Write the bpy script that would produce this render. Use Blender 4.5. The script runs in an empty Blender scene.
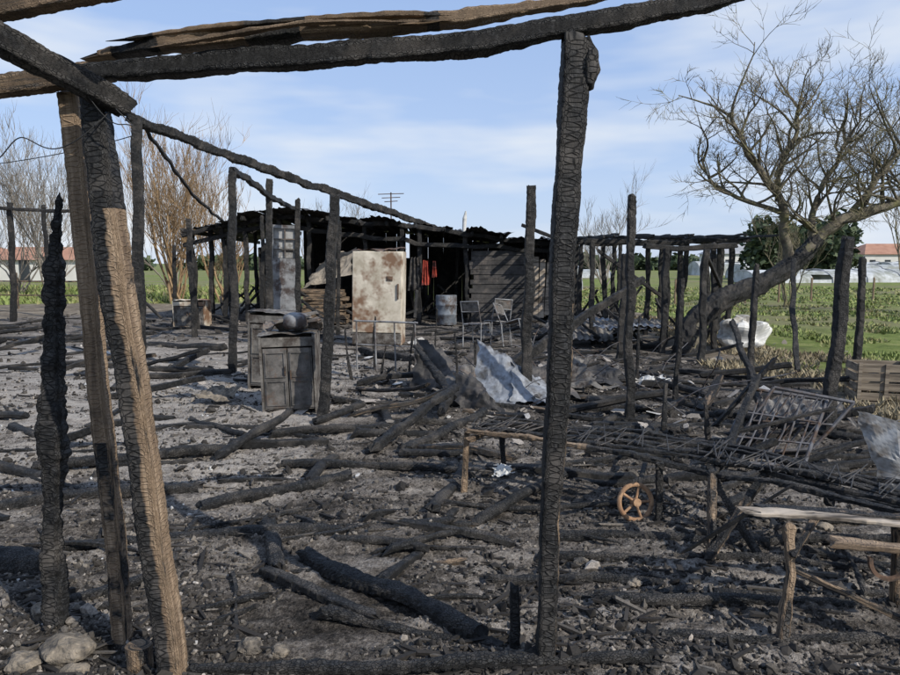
import bpy, math, random
import numpy as np
from mathutils import Vector, Matrix, noise
R=random.Random(7); NP=np.random.default_rng(11)
scene=bpy.context.scene
def sstep(a,b,x):
    t=min(1,max(0,(x-a)/(b-a))); return t*t*(3-2*t)
# ------------------------------------------------------------------ terrain functions
def burn_edge(x,y):
    n=noise.noise(Vector((x*.35,y*.35,3)))*1.3+noise.noise(Vector((x*1.3,y*1.3,8)))*.5
    right=4.1+.075*max(0,y-7)+max(0,7.2-y)*1.8
    dR=right+n*.7-x
    dB=24+n*2-y
    dL=x+12.5+n*2
    return min(dR,dB,dL)
def masks(x,y):
    d=burn_edge(x,y)
    b=sstep(-.35,.6,d)
    dry=sstep(-2.0,-.6,d)
    if x<-6: dry=max(dry,sstep(30,25,y))
    return b,dry
def hgt(x,y,b=None):
    if b is None: b=masks(x,y)[0]
    r=math.hypot(x,y)
    h=.05*noise.noise(Vector((x*.25,y*.25,0)))
    if r<60:
        h+=(.012+.04*b)*noise.noise(Vector((x*1.1,y*3.2,5)))
        h+=(.006+.028*b)*noise.noise(Vector((x*2.0,y*9,9)))
    if r<22:
        h+=b*.026*abs(noise.noise(Vector((x*11,y*17,2))))+b*.015*noise.noise(Vector((x*33,y*37,4)))
    return h
# ------------------------------------------------------------------ node helpers
def newmat(name):
    m=bpy.data.materials.new(name); m.use_nodes=True
    nt=m.node_tree; nt.nodes.clear()
    o=nt.nodes.new('ShaderNodeOutputMaterial'); p=nt.nodes.new('ShaderNodeBsdfPrincipled')
    nt.links.new(p.outputs[0],o.inputs[0]); return m,nt,p
def noi(nt,vec,scale,detail=4,rough=.6):
    n=nt.nodes.new('ShaderNodeTexNoise'); n.inputs['Scale'].default_value=scale
    n.inputs['Detail'].default_value=min(detail,4); n.inputs['Roughness'].default_value=rough
    if vec is not None: nt.links.new(vec,n.inputs['Vector'])
    return n.outputs[0]
def ramp(nt,fac,stops):
    r=nt.nodes.new('ShaderNodeValToRGB'); e=r.color_ramp.elements
    while len(e)<len(stops): e.new(.5)
    for i,(p,c) in enumerate(stops):
        e[i].position=p
        if not isinstance(c,(tuple,list)): c=(c,c,c)
        e[i].color=(*c,1)
    nt.links.new(fac,r.inputs[0]); return r.outputs[0]
def mix(nt,f,a,b):
    m=nt.nodes.new('ShaderNodeMix'); m.data_type='RGBA'
    for s,v in ((0,f),(6,a),(7,b)):
        if isinstance(v,(int,float)): m.inputs[s].default_value=v
        elif isinstance(v,tuple): m.inputs[s].default_value=(*v,1)
        else: nt.links.new(v,m.inputs[s])
    return m.outputs[2]
def mth(nt,op,a,b=0,clamp=False):
    m=nt.nodes.new('ShaderNodeMath'); m.operation=op; m.use_clamp=clamp
    for i,v in enumerate((a,b)):
        if isinstance(v,(int,float)): m.inputs[i].default_value=v
        else: nt.links.new(v,m.inputs[i])
    return m.outputs[0]
def mapp(nt,vec,sc):
    m=nt.nodes.new('ShaderNodeMapping'); m.inputs['Scale'].default_value=sc
    nt.links.new(vec,m.inputs[0]); return m.outputs[0]
def bump(nt,p,h,strength,dist):
    b=nt.nodes.new('ShaderNodeBump'); b.inputs['Strength'].default_value=strength; b.inputs['Distance'].default_value=dist
    nt.links.new(h,b.inputs['Height']); nt.links.new(b.outputs[0],p.inputs['Normal'])
def coord(nt,o='Object'):
    return nt.nodes.new('ShaderNodeTexCoord').outputs[o]
def attr(nt,name):
    a=nt.nodes.new('ShaderNodeAttribute'); a.attribute_name=name; return a.outputs['Fac']
# ------------------------------------------------------------------ materials
def mk_timber():
    m,nt,p=newmat('charred_timber')
    uv=coord(nt,'UV'); ob=coord(nt)
    v=nt.nodes.new('ShaderNodeTexVoronoi'); v.feature='DISTANCE_TO_EDGE'; v.voronoi_dimensions='2D'; v.inputs['Scale'].default_value=1
    nt.links.new(mapp(nt,uv,(75,55,1)),v.inputs['Vector'])
    crack=ramp(nt,v.outputs['Distance'],[(0,0),(.16,1)])
    big=noi(nt,ob,3.5,4,.7)
    fine=noi(nt,ob,38,3,.7)
    char=ramp(nt,fine,[(.3,.006),(.55,.02),(.72,.055)])
    char=mix(nt,mth(nt,'MULTIPLY',ramp(nt,big,[(.48,0),(.66,1)]),.6),char,(.12,.108,.096))
    char=mix(nt,crack,(.003,.003,.003),char)
    gr=noi(nt,mapp(nt,uv,(120,2.5,1)),1,4,.7)
    wood=ramp(nt,gr,[(.3,(.075,.05,.032)),(.5,(.20,.142,.092)),(.72,(.38,.285,.195))])
    wood=mix(nt,ramp(nt,big,[(.52,0),(.66,.65)]),wood,(.04,.03,.022))
    bf=mth(nt,'ADD',attr(nt,'burn'),mth(nt,'MULTIPLY',mth(nt,'SUBTRACT',noi(nt,mapp(nt,uv,(16,4,1)),1,4,.7),.5),1.3))
    bf=ramp(nt,bf,[(.42,0),(.56,1)])
    nt.links.new(mix(nt,bf,wood,char),p.inputs['Base Color'])
    nt.links.new(ramp(nt,big,[(.35,.55),(.65,.85)]),p.inputs['Roughness'])
    p.inputs['Specular IOR Level'].default_value=.28
    bump(nt,p,mth(nt,'ADD',mth(nt,'MULTIPLY',crack,.8),mth(nt,'ADD',gr,fine)),.75,.005)
    return m
def mk_ground():
    m,nt,p=newmat('burnt_ground')
    ob=coord(nt)
    a=noi(nt,mapp(nt,ob,(.8,2.4,1)),1.1,4,.75)
    b=noi(nt,mapp(nt,ob,(1,1.7,1)),9,4,.78)
    c=noi(nt,ob,60,4,.78)
    s=mth(nt,'ADD',mth(nt,'MULTIPLY',a,.46),mth(nt,'ADD',mth(nt,'MULTIPLY',b,.36),mth(nt,'MULTIPLY',c,.36)))
    s=mth(nt,'ADD',s,mth(nt,'MULTIPLY',attr(nt,'ash'),.08))
    ash=ramp(nt,s,[(.45,(.010,.0095,.009)),(.54,(.055,.049,.043)),(.62,(.155,.138,.122)),(.73,(.36,.33,.295))])
    far=noi(nt,ob,.12,4,.65); md=noi(nt,ob,1.4,4,.75)
    green=ramp(nt,md,[(.3,(.065,.09,.022)),(.5,(.15,.19,.05)),(.7,(.25,.26,.10))])
    green=mix(nt,ramp(nt,far,[(.42,0),(.64,.85)]),green,(.20,.17,.11))
    dirt=ramp(nt,md,[(.3,(.06,.05,.038)),(.5,(.18,.15,.115)),(.7,(.30,.26,.20))])
    dm=mth(nt,'ADD',attr(nt,'dry'),mth(nt,'MULTIPLY',mth(nt,'SUBTRACT',b,.5),1.3))
    col=mix(nt,ramp(nt,dm,[(.4,0),(.6,1)]),green,dirt)
    bm=mth(nt,'ADD',attr(nt,'burn'),mth(nt,'MULTIPLY',mth(nt,'SUBTRACT',b,.5),1.2))
    col=mix(nt,ramp(nt,bm,[(.4,0),(.6,1)]),col,ash)
    nt.links.new(col,p.inputs['Base Color']); p.inputs['Roughness'].default_value=.95
    p.inputs['Specular IOR Level'].default_value=.12
    bump(nt,p,mth(nt,'ADD',c,mth(nt,'MULTIPLY',b,1.2)),.9,.025)
    return m
def mk_tone():
    m,nt,p=newmat('charcoal_rubble')
    ob=coord(nt)
    t=attr(nt,'tone')
    col=ramp(nt,t,[(0,(.007,.007,.007)),(.35,(.03,.027,.024)),(.58,(.10,.09,.078)),(.8,(.22,.195,.165)),(.95,(.38,.34,.30)),(1,(.6,.6,.58))])
    n=noi(nt,ob,80,3,.7)
    col2=mix(nt,ramp(nt,n,[(.4,0),(.65,.6)]),col,(.035,.031,.028))
    nt.links.new(col2,p.inputs['Base Color']); p.inputs['Roughness'].default_value=.8
    p.inputs['Specular IOR Level'].default_value=.25
    return m
def mk_simple(name,c1,c2,scale=5,rough=.7,metal=0,stain=None,st=(.5,.7),bs=.3,bd=.005,det=5,stretch=(1,1,1),spec=.4):
    m,nt,p=newmat(name); ob=mapp(nt,coord(nt),stretch)
    col=ramp(nt,noi(nt,ob,scale,det,.65),[(.35,c1),(.65,c2)])
    if stain is not None:
        f=ramp(nt,noi(nt,ob,scale*.45,5,.78),[(st[0],0),(st[1],1)])
        col=mix(nt,f,col,stain)
    nt.links.new(col,p.inputs['Base Color']); p.inputs['Roughness'].default_value=rough; p.inputs['Metallic'].default_value=metal
    p.inputs['Specular IOR Level'].default_value=spec
    if bs: bump(nt,p,noi(nt,ob,scale*5,3,.6),bs,bd)
    return m
TIMBER=mk_timber(); GROUND=mk_ground(); TONE=mk_tone()
M_FRIDGE=mk_simple('scorched_enamel',(.34,.30,.23),(.58,.53,.44),3,.6,0,(.17,.10,.06),(.47,.60),.2)
M_CAB=mk_simple('burnt_steel',(.055,.052,.048),(.15,.14,.13),9,.7,.15,(.12,.085,.065),(.5,.66),.5)
M_CAB2=mk_simple('scorched_frame_steel',(.085,.08,.073),(.20,.185,.165),9,.7,.1,(.045,.035,.028),(.45,.6),.4)
M_DOOR=mk_simple('grey_painted_steel',(.15,.155,.16),(.27,.275,.28),5,.6,.1,(.06,.045,.04),(.48,.62),.2)
M_SIGN=mk_simple('pale_grey_panel',(.24,.24,.235),(.38,.38,.37),6,.7,0,(.10,.085,.07),(.47,.62),.2)
M_GRID=mk_simple('dark_steel_rod',(.05,.05,.055),(.13,.13,.14),9,.7,.2,(.06,.035,.02),(.46,.62),0)
M_SHEET=mk_simple('heat_stained_sheet',(.13,.14,.155),(.28,.30,.33),5,.6,.1,(.05,.044,.038),(.45,.60),.5)
M_SHEETD=mk_simple('sooty_sheet',(.014,.0135,.0135),(.055,.051,.048),4,.65,.1,(.13,.11,.095),(.54,.72),.3)
M_RUST=mk_simple('rusty_steel',(.07,.045,.03),(.17,.10,.065),14,.8,.1,(.03,.025,.02),(.46,.62),.5)
M_WHEEL=mk_simple('rusty_brown_rim',(.20,.11,.06),(.38,.24,.14),14,.8,0,(.06,.04,.03),(.52,.68),.5)
M_BARK=mk_simple('bark',(.06,.05,.038),(.17,.15,.11),9,.9,0,(.18,.17,.075),(.5,.7),.8,.02)
M_TWIG=mk_simple('twig_bark',(.11,.09,.065),(.22,.19,.12),3,.9,0,(.22,.21,.085),(.5,.7),0)
M_OSIER=mk_simple('osier_bark',(.18,.115,.06),(.32,.22,.12),3,.9,0,bs=0)
M_GREYTW=mk_simple('grey_twigs',(.15,.13,.11),(.26,.23,.19),3,.9,0,bs=0)
M_LEAF=mk_simple('evergreen_leaves',(.025,.038,.02),(.07,.10,.04),2,.7,0,bs=0)
M_GRASS=mk_simple('grass_blades',(.10,.14,.035),(.22,.27,.08),1.2,.8,0,(.28,.24,.13),(.47,.62),0)
M_STRAW=mk_simple('dry_grass_blades',(.15,.12,.075),(.33,.28,.18),2,.8,0,bs=0)
M_WHITE=mk_simple('dirty_white_plastic',(.40,.40,.38),(.66,.66,.64),4,.5,0,(.22,.20,.17),(.47,.62),.3)
M_WALL=mk_simple('white_render',(.50,.49,.46),(.62,.61,.58),.4,.8,0,bs=0)
M_TILE=mk_simple('clay_tiles',(.28,.14,.09),(.38,.21,.14),.9,.8,0,bs=0)
M_GREY=mk_simple('grey_roofing',(.25,.26,.27),(.36,.36,.37),.5,.8,0,bs=0)
M_GLASS=mk_simple('dark_window',(.02,.025,.03),(.04,.045,.05),1,.2,0,bs=0)
M_POLY=mk_simple('greenhouse_film',(.34,.36,.37),(.58,.60,.61),.8,.7,0,(.22,.23,.2),(.46,.62),0)
M_CRATE=mk_simple('crate_wood',(.14,.11,.08),(.30,.25,.185),6,.8,0,(.05,.04,.03),(.5,.7),.4,stretch=(.3,1,6))
M_RED=mk_simple('red_cloth',(.22,.03,.02),(.36,.06,.035),6,.9,0,(.05,.02,.02),(.45,.62))
M_BLUE=mk_simple('blue_grey_drum',(.10,.12,.145),(.19,.21,.235),6,.6,.1,(.05,.035,.028),(.45,.6))
M_TAN=mk_simple('tan_canvas',(.18,.155,.12),(.32,.28,.23),3,.9,0,(.05,.042,.035),(.46,.62))
M_STONE=mk_simple('dusty_stone',(.11,.095,.075),(.26,.22,.17),14,.9,0,(.05,.045,.04),(.45,.62),.8,.015)
M_PALEWOOD=mk_simple('weathered_pale_wood',(.20,.165,.13),(.44,.375,.30),5,.8,0,(.05,.04,.03),(.48,.62),.5,.006,stretch=(.5,3,3))
M_WIRE=mk_simple('black_wire',(.01,.01,.01),(.02,.02,.02),5,.6,0,bs=0)
# ------------------------------------------------------------------ mesh builder
class B:
    def __init__(s): s.v=[];s.f=[];s.uv=[];s.bn=[]
    def add(s,v,f,uv=None,bn=None):
        o=len(s.v); s.v+=[tuple(a) for a in v]; s.f+=[tuple(i+o for i in q) for q in f]
        s.uv+= uv if uv else [(a[0]+a[1]*.7,a[2]) for a in v]
        s.bn+= bn if bn is not None and isinstance(bn,list) else [1.0 if bn is None else bn]*len(v)
    def obj(s,name,mat,smooth=False,parent=None):
        me=bpy.data.meshes.new(name); me.from_pydata(s.v,[],s.f)
        ul=me.uv_layers.new(name='UVMap')
        li=np.zeros(len(me.loops),dtype=np.int32); me.loops.foreach_get('vertex_index',li)
        ul.data.foreach_set('uv',np.array(s.uv,dtype=np.float32)[li].ravel())
        at=me.attributes.new('burn','FLOAT','POINT'); at.data.foreach_set('value',np.array(s.bn,dtype=np.float32))
        me.materials.append(mat)
        if smooth: me.polygons.foreach_set('use_smooth',[True]*len(me.polygons))
        me.update(); o=bpy.data.objects.new(name,me); scene.collection.objects.link(o)
        if parent: o.parent=parent
        return o
def empty(name,loc=(0,0,0)):
    e=bpy.data.objects.new(name,None); e.empty_display_size=.2; scene.collection.objects.link(e); return e
def tilt(e,c,rx=0,ry=0,rz=0):
    c=Vector(c); M=Matrix.Translation(c)@Matrix.Rotation(math.radians(rz),4,'Z')@Matrix.Rotation(math.radians(ry),4,'Y')@Matrix.Rotation(math.radians(rx),4,'X')@Matrix.Translation(-c)
    e.location=M.translation; e.rotation_euler=M.to_euler()
def resample(pts,seg):
    out=[]
    P=[Vector(p[:3]) for p in pts]; S=[p[3] if len(p)>3 else 1 for p in pts]
    for i in range(len(P)-1):
        k=max(1,int((P[i+1]-P[i]).length/seg))
        for j in range(k):
            t=j/k; out.append((P[i].lerp(P[i+1],t),S[i]*(1-t)+S[i+1]*t))
    out.append((P[-1],S[-1])); return out
def beam(b,pts,w,h=None,n=8,seg=.12,amp=.006,crack=0,cf=70,burn=1.0,e=5,ragged=.03,wob=0.0):
    if h is None: h=w
    rs=resample(pts,seg); m=len(rs); L=0; prev=None
    T0=(rs[-1][0]-rs[0][0]).normalized(); up=Vector((0,0,1)) if abs(T0.z)<.8 else Vector((0,1,0))
    vs=[];uvs=[];bn=[];fs=[]; uo=R.random()*40; vo=R.random()*40; so=Vector((R.random()*50,R.random()*50,R.random()*50))
    per=2*(w+h)
    for i,(c,s) in enumerate(rs):
        T=(rs[min(m-1,i+1)][0]-rs[max(0,i-1)][0]).normalized()
        sd=T.cross(up).normalized(); u2=sd.cross(T).normalized()
        if prev is not None: L+=(c-prev).length
        prev=c.copy()
        if wob:
            c=c+Vector((noise.noise(so+Vector((L*1.7,0,0))),noise.noise(so+Vector((0,L*1.7,0))),noise.noise(so+Vector((0,0,L*1.7)))))*wob
        for k in range(n):
            a=2*math.pi*(k+.5)/n; ca,sa=math.cos(a),math.sin(a)
            rx=math.copysign(abs(ca)**(2/e),ca)*w/2*s; ry=math.copysign(abs(sa)**(2/e),sa)*h/2*s
            loc=Vector((rx,ry,L))
            d=amp*(noise.noise(so+Vector((rx*9,ry*9,L*4)))*1.3+noise.noise(so+loc*24)*.7)
            if crack:
                ds=noise.voronoi(so+Vector((rx*cf,ry*cf,L*cf*.75)))[0]
                d-=crack*max(0,1-(ds[1]-ds[0])/.25)
            rl=math.hypot(rx,ry)+1e-6; k2=1+d/rl
            P=c+sd*rx*k2+u2*ry*k2
            if i in(0,m-1) and ragged:
                P=P+T*((1 if i else -1)*ragged*noise.noise(so+loc*40)*2)
            vs.append(P); uvs.append((uo+per*k/n,vo+L))
            bn.append(burn(i/(m-1),a,c) if callable(burn) else burn)
    for i in range(m-1):
        for k in range(n):
            k2=(k+1)%n; fs.append((i*n+k,i*n+k2,(i+1)*n+k2,(i+1)*n+k))
    for i,sg in((0,-1),(m-1,1)):
        T=(rs[min(m-1,i+1)][0]-rs[max(0,i-1)][0]).normalized()
        vs.append(rs[i][0]+T*sg*ragged*.6); uvs.append((uo,vo)); bn.append(bn[i*n]); ci=len(vs)-1
        for k in range(n):
            q=(i*n+k,i*n+(k+1)%n,ci); fs.append(q if sg>0 else q[::-1])
    b.add(vs,fs,uvs,bn)
def box(b,c,s,rot=(0,0,0),burn=1.0,grain=0):
    M=Matrix.Rotation(rot[2],3,'Z')@Matrix.Rotation(rot[1],3,'Y')@Matrix.Rotation(rot[0],3,'X')
    vs=[];uv=[];fs=[]
    for ax in range(3):
        for sg in(-1,1):
            a1,a2=(ax+1)%3,(ax+2)%3; o=len(vs)
            for (i,j) in((-1,-1),(1,-1),(1,1),(-1,1)):
                p=[0,0,0];p[ax]=sg*s[ax]/2;p[a1]=i*s[a1]/2;p[a2]=j*s[a2]/2
                vs.append(Vector(c)+M@Vector(p))
                lg=max(range(3),key=lambda q:s[q]); oth=[q for q in range(3) if q!=lg and q!=ax]
                ot=oth[0] if oth else (a1 if a1!=lg else a2)
                uv.append((p[ot]+c[0]*3.1+c[2],p[lg]+c[1]*2.3))
            fs.append((o,o+1,o+2,o+3) if sg>0 else (o+3,o+2,o+1,o))
    b.add(vs,fs,uv,burn)
def weld(o,bev=0):
    m=o.modifiers.new('Weld','WELD'); m.merge_threshold=.0005
    if bev:
        q_=o.modifiers.new('Bevel','BEVEL'); q_.width=bev; q_.segments=2
def cyl(b,p0,p1,r,n=12,r2=None,burn=1.0):
    p0=Vector(p0);p1=Vector(p1);r2=r if r2 is None else r2
    T=(p1-p0).normalized(); up=Vector((0,0,1)) if abs(T.z)<.9 else Vector((0,1,0))
    a=T.cross(up).normalized(); c=a.cross(T)
    vs=[];fs=[];uv=[]
    for q,(P,rr) in enumerate(((p0,r),(p1,r2))):
        for k in range(n):
            t=2*math.pi*k/n; vs.append(P+a*math.cos(t)*rr+c*math.sin(t)*rr); uv.append((r*6.28*k/n,q*(p1-p0).length))
    for k in range(n): fs.append((k,(k+1)%n,n+(k+1)%n,n+k))
    fs.append(tuple(range(n))[::-1]); fs.append(tuple(range(n,2*n)))
    b.add(vs,fs,uv,burn)
def sheet(b,c0,c1,c2,c3,nu=24,nv=24,amp=.05,fr=4,corr=0,corrn=12,burn=1.0,tear=0,seed=0,crease=0):
    c0,c1,c2,c3=[Vector(c) for c in(c0,c1,c2,c3)]
    nn=(c1-c0).cross(c3-c0).normalized(); vs=[];uv=[];fs=[]
    so=Vector((seed*7.3,seed*3.1,seed))
    for j in range(nv+1):
        for i in range(nu+1):
            u,v=i/nu,j/nv
            uu=u+ (tear*noise.noise(so+Vector((v*6,9,0))) if i in(0,nu) else 0)
            P=(c0*(1-uu)+c1*uu)*(1-v)+(c3*(1-uu)+c2*uu)*v
            if j in (0,nv): P=P+(c3-c0)*tear*noise.noise(so+Vector((u*6,1,5)))
            d=amp*(noise.noise(so+P*fr)+.5*abs(noise.noise(so+P*fr*2.3)))+corr*math.sin(u*corrn*2*math.pi)
            if crease:
                ds=noise.voronoi(so+P*fr*1.6)[0]; d+=crease*(ds[0]-.35)+crease*.5*noise.voronoi(so+P*fr*3.7)[0][0]
            vs.append(P+nn*d); uv.append((u,v))
    for j in range(nv):
        for i in range(nu):
            a=j*(nu+1)+i; fs.append((a,a+1,a+nu+2,a+nu+1))
    b.add(vs,fs,uv,burn)
# ------------------------------------------------------------------ ground
def axis_lines(fine0,fine1,step,g,lim0,lim1):
    a=list(np.arange(fine0,fine1,step)); s=step;x=a[-1]
    while x<lim1: s=min(s*g,60);x+=s;a.append(x)
    s=step;x=a[0];l=[]
    while x>lim0: s=min(s*(g+.04),60);x-=s;l.append(x)
    return l[::-1]+a
xs=axis_lines(-3.0,3.0,.024,1.035,-1200,1200); ys=axis_lines(2.2,6.0,.022,1.022,-60,1600)
nx,ny=len(xs),len(ys)
co=np.zeros((nx*ny,3),dtype=np.float32); bu=np.zeros(nx*ny,dtype=np.float32);dr=np.zeros_like(bu);ash=np.zeros_like(bu)
k=0
for y in ys:
    for x in xs:
        if abs(x)<40 and -5<y<60: b_,d_=masks(x,y)
        else: b_,d_=0,0
        co[k]=(x,y,hgt(x,y,b_)); bu[k]=b_;dr[k]=d_
        ash[k]=1.3*sstep(-.6,-2.0,x)*sstep(4.2,5.5,y)*sstep(17,11,y)-.6*sstep(3.4,2.8,y)*sstep(.2,-.6,x)+.5*sstep(.3,1.5,x)*sstep(5,4,y)-.5*sstep(.3,2,x)*sstep(5,6.5,y)*sstep(16,12,y)
        k+=1
idx=np.arange(nx*ny).reshape(ny,nx)
q=np.stack([idx[:-1,:-1],idx[:-1,1:],idx[1:,1:],idx[1:,:-1]],-1).reshape(-1,4)
def npmesh(name,co,faces,mat,attrs={},smooth=True):
    me=bpy.data.meshes.new(name); n=faces.shape[1]
    me.vertices.add(len(co)); me.vertices.foreach_set('co',np.ascontiguousarray(co,dtype=np.float32).ravel())
    me.loops.add(faces.size); me.loops.foreach_set('vertex_index',faces.astype(np.int32).ravel())
    me.polygons.add(len(faces)); me.polygons.foreach_set('loop_start',np.arange(0,faces.size,n,dtype=np.int32))
    me.update(calc_edges=True)
    me.polygons.foreach_set('use_smooth',np.full(len(faces),smooth))
    for a,v in attrs.items():
        at=me.attributes.new(a,'FLOAT','POINT'); at.data.foreach_set('value',v.astype(np.float32))
    me.materials.append(mat); me.validate(); o=bpy.data.objects.new(name,me); scene.collection.objects.link(o); return o
npmesh('ground',co,q,GROUND,{'burn':bu,'dry':dr,'ash':ash})
# ------------------------------------------------------------------ rubble
phi=(1+5**.5)/2
ico=np.array([(-1,phi,0),(1,phi,0),(-1,-phi,0),(1,-phi,0),(0,-1,phi),(0,1,phi),(0,-1,-phi),(0,1,-phi),(phi,0,-1),(phi,0,1),(-phi,0,-1),(-phi,0,1)])/1.9
icf=np.array([(0,11,5),(0,5,1),(0,1,7),(0,7,10),(0,10,11),(1,5,9),(5,11,4),(11,10,2),(10,7,6),(7,1,8),(3,9,4),(3,4,2),(3,2,6),(3,6,8),(3,8,9),(4,9,5),(2,4,11),(6,2,10),(8,6,7),(9,8,1)])
bx=np.array([(-1,-1,-1),(1,-1,-1),(1,1,-1),(-1,1,-1),(-1,-1,1),(1,-1,1),(1,1,1),(-1,1,1)],dtype=float)
bxf=np.array([(0,3,2,1),(4,5,6,7),(0,1,5,4),(1,2,6,5),(2,3,7,6),(3,0,4,7)])
def rotm(q):
    q=q/np.linalg.norm(q,axis=1,keepdims=True); w,x,y,z=q.T
    return np.stack([np.stack([1-2*(y*y+z*z),2*(x*y-z*w),2*(x*z+y*w)],-1),np.stack([2*(x*y+z*w),1-2*(x*x+z*z),2*(y*z-x*w)],-1),np.stack([2*(x*z-y*w),2*(y*z+x*w),1-2*(x*x+y*y)],-1)],1)
def scatter_pos(n,y0,y1,xr=.8,power=1.0):
    u=NP.random(n); Y=y0*(y1/y0)**(u**power); X=(NP.random(n)*2-1)*(xr*Y+.6); return X,Y
def instances(name,tv,tf,pos,quat,scale,tone,mat,jit=.25,smooth=False):
    n=len(pos); nv=len(tv)
    V=tv[None]*(1+jit*(NP.random((n,nv,1))*2-1)); V=V*scale[:,None,:]
    V=np.einsum('nij,nvj->nvi',rotm(quat),V)+pos[:,None,:]
    F=tf[None]+(np.arange(n)*nv)[:,None,None]
    return npmesh(name,V.reshape(-1,3),F.reshape(-1,tf.shape[1]),mat,{'tone':np.repeat(tone,nv)},smooth)
def rubble(name,n,y0,y1,s0,s1,tonefn,power=1.0,sticks=False,thr=-.2):
    X,Y=scatter_pos(n*3,y0,y1,power=power); keep=[];hs=[]
    for x,y in zip(X,Y):
        b_=masks(x,y)[0]; cl=noise.noise(Vector((x*.9,y*1.8,20)))+.5*noise.noise(Vector((x*3,y*5,2)))
        if b_>.5 and cl>thr+R.random()*.4-.2: keep.append((x,y)); hs.append(hgt(x,y,b_))
        if len(keep)>=n: break
    K=np.array(keep); n=len(K); H=np.array(hs)
    sz=s0*(s1/s0)**(NP.random(n)**1.8); sz*=1+np.maximum(0,K[:,1]-6)*.05
    ts=.12*np.clip((-K[:,0]-.6)/1.4,0,1)
    if sticks:
        sc=np.stack([sz*NP.uniform(4,12,n),sz*NP.uniform(.6,1.3,n),sz*NP.uniform(.3,.9,n)],-1)
        yaw=np.where(NP.random(n)<.6,NP.normal(0,.35,n),NP.uniform(-1.6,1.6,n)); 
        quat=np.stack([np.cos(yaw/2),NP.normal(0,.06,n),NP.normal(0,.07,n),np.sin(yaw/2)],-1)
        pos=np.stack([K[:,0],K[:,1],H+sc[:,2]*.6+NP.random(n)*.01],-1)
        return instances(name,bx,bxf,pos,quat,sc,tonefn(n)+ts,TONE,.18)
    sc=sz[:,None]*NP.uniform(.5,1.4,(n,3)); sc[:,2]*=.75
    pos=np.stack([K[:,0],K[:,1],H+sz*.2],-1)
    return instances(name,ico,icf,pos,NP.normal(0,1,(n,4)),sc,tonefn(n)+ts,TONE,.35)
dark=lambda n: np.clip(NP.beta(1.5,2.0,n)*.95,0,.93)
rubble('charcoal_rubble',46000,2.2,11,.004,.017,dark,thr=-.3)
rubble('charcoal_chunks',4200,2.3,22,.010,.042,lambda n: np.clip(NP.beta(1.4,3.4,n),0,.9),thr=-.0)
rubble('charred_splinters',4500,2.3,22,.003,.011,lambda n: np.clip(NP.beta(1.3,3,n)*.95,0,.92),sticks=True,thr=-.1)
def flats(name,n,cx,cy,sx,sy,s0,s1,mat,t0=.9):
    x=NP.normal(cx,sx,n);y=NP.normal(cy,sy,n); z=np.array([hgt(a,c) for a,c in zip(x,y)])
    sz=s0*(s1/s0)**(NP.random(n)**1.7); sc=np.stack([sz,sz*NP.uniform(.3,1,n),np.full(n,.003)],-1)
    quat=np.stack([np.ones(n),NP.normal(0,.2,n),NP.normal(0,.2,n),NP.normal(0,1,n)],-1)
    return instances(name,ico,icf,np.stack([x,y,z+.02+sz*.15],-1),quat,sc,NP.uniform(t0,1,n),mat,.5)
flats('ash_paper_scraps',480,1.1,8.8,1.3,1.5,.012,.12,TONE,.78)
flats('plaster_scraps',110,-3.2,9.0,1.6,1.8,.012,.10,TONE,.75)
flats('roof_fragments',130,3.0,9.5,1.4,2.2,.02,.14,TONE,.7)
flats('scattered_scraps',160,-1.5,14,5,3,.03,.16,TONE,.75)
# ------------------------------------------------------------------ timber debris
b=B()
def logat(b,x0,y0,x1,y1,r,sink=.45,**k):
    mx,my=(x0+x1)/2,(y0+y1)/2
    beam(b,[(x0,y0,hgt(x0,y0)+r*sink),(mx,my,hgt(mx,my)+r*sink),(x1,y1,hgt(x1,y1)+r*sink)],r*2,r*1.7,wob=.05,**k)
cnt=0
while cnt<310:
    u=R.random()**.8; y=2.9*(22/2.9)**u; x=(R.random()*2-1)*(.78*y+.5)
    if masks(x,y)[0]<.5: continue
    if x<-1.2 and 3.6<y<9 and R.random()<.7: continue
    if .8<x<1.7 and 3.3<y<4.7: continue
    a=R.gauss(0,.3) if R.random()<.6 else R.uniform(-1.5,1.5)
    l=R.uniform(.3,1.1)*(1+.05*y); r=R.uniform(.012,.042)*(1+.03*y)
    if y<4.5: r*=.7
    x0,y0,x1,y1=x-l/2*math.cos(a),y-l/2*math.sin(a),x+l/2*math.cos(a),y+l/2*math.sin(a)
    if y0<2.4 or y1<2.4: continue
    tl=R.random()<.2
    z0=hgt(x0,y0)+r*.5; z1=hgt(x1,y1)+r*.5+(R.uniform(.05,.35) if tl and y>5 else 0)
    near=y<7
    beam(b,[(x0,y0,z0),(x1,y1,z1)],r*2,r*1.6,n=16 if near else 8,seg=.02 if near else .15,amp=.008,crack=.004 if near else 0,wob=.06,burn=1.0 if R.random()<.93 else .6,e=R.choice([2.2,3,6]))
    cnt+=1
b.obj('charred_timber_debris',TIMBER)
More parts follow.
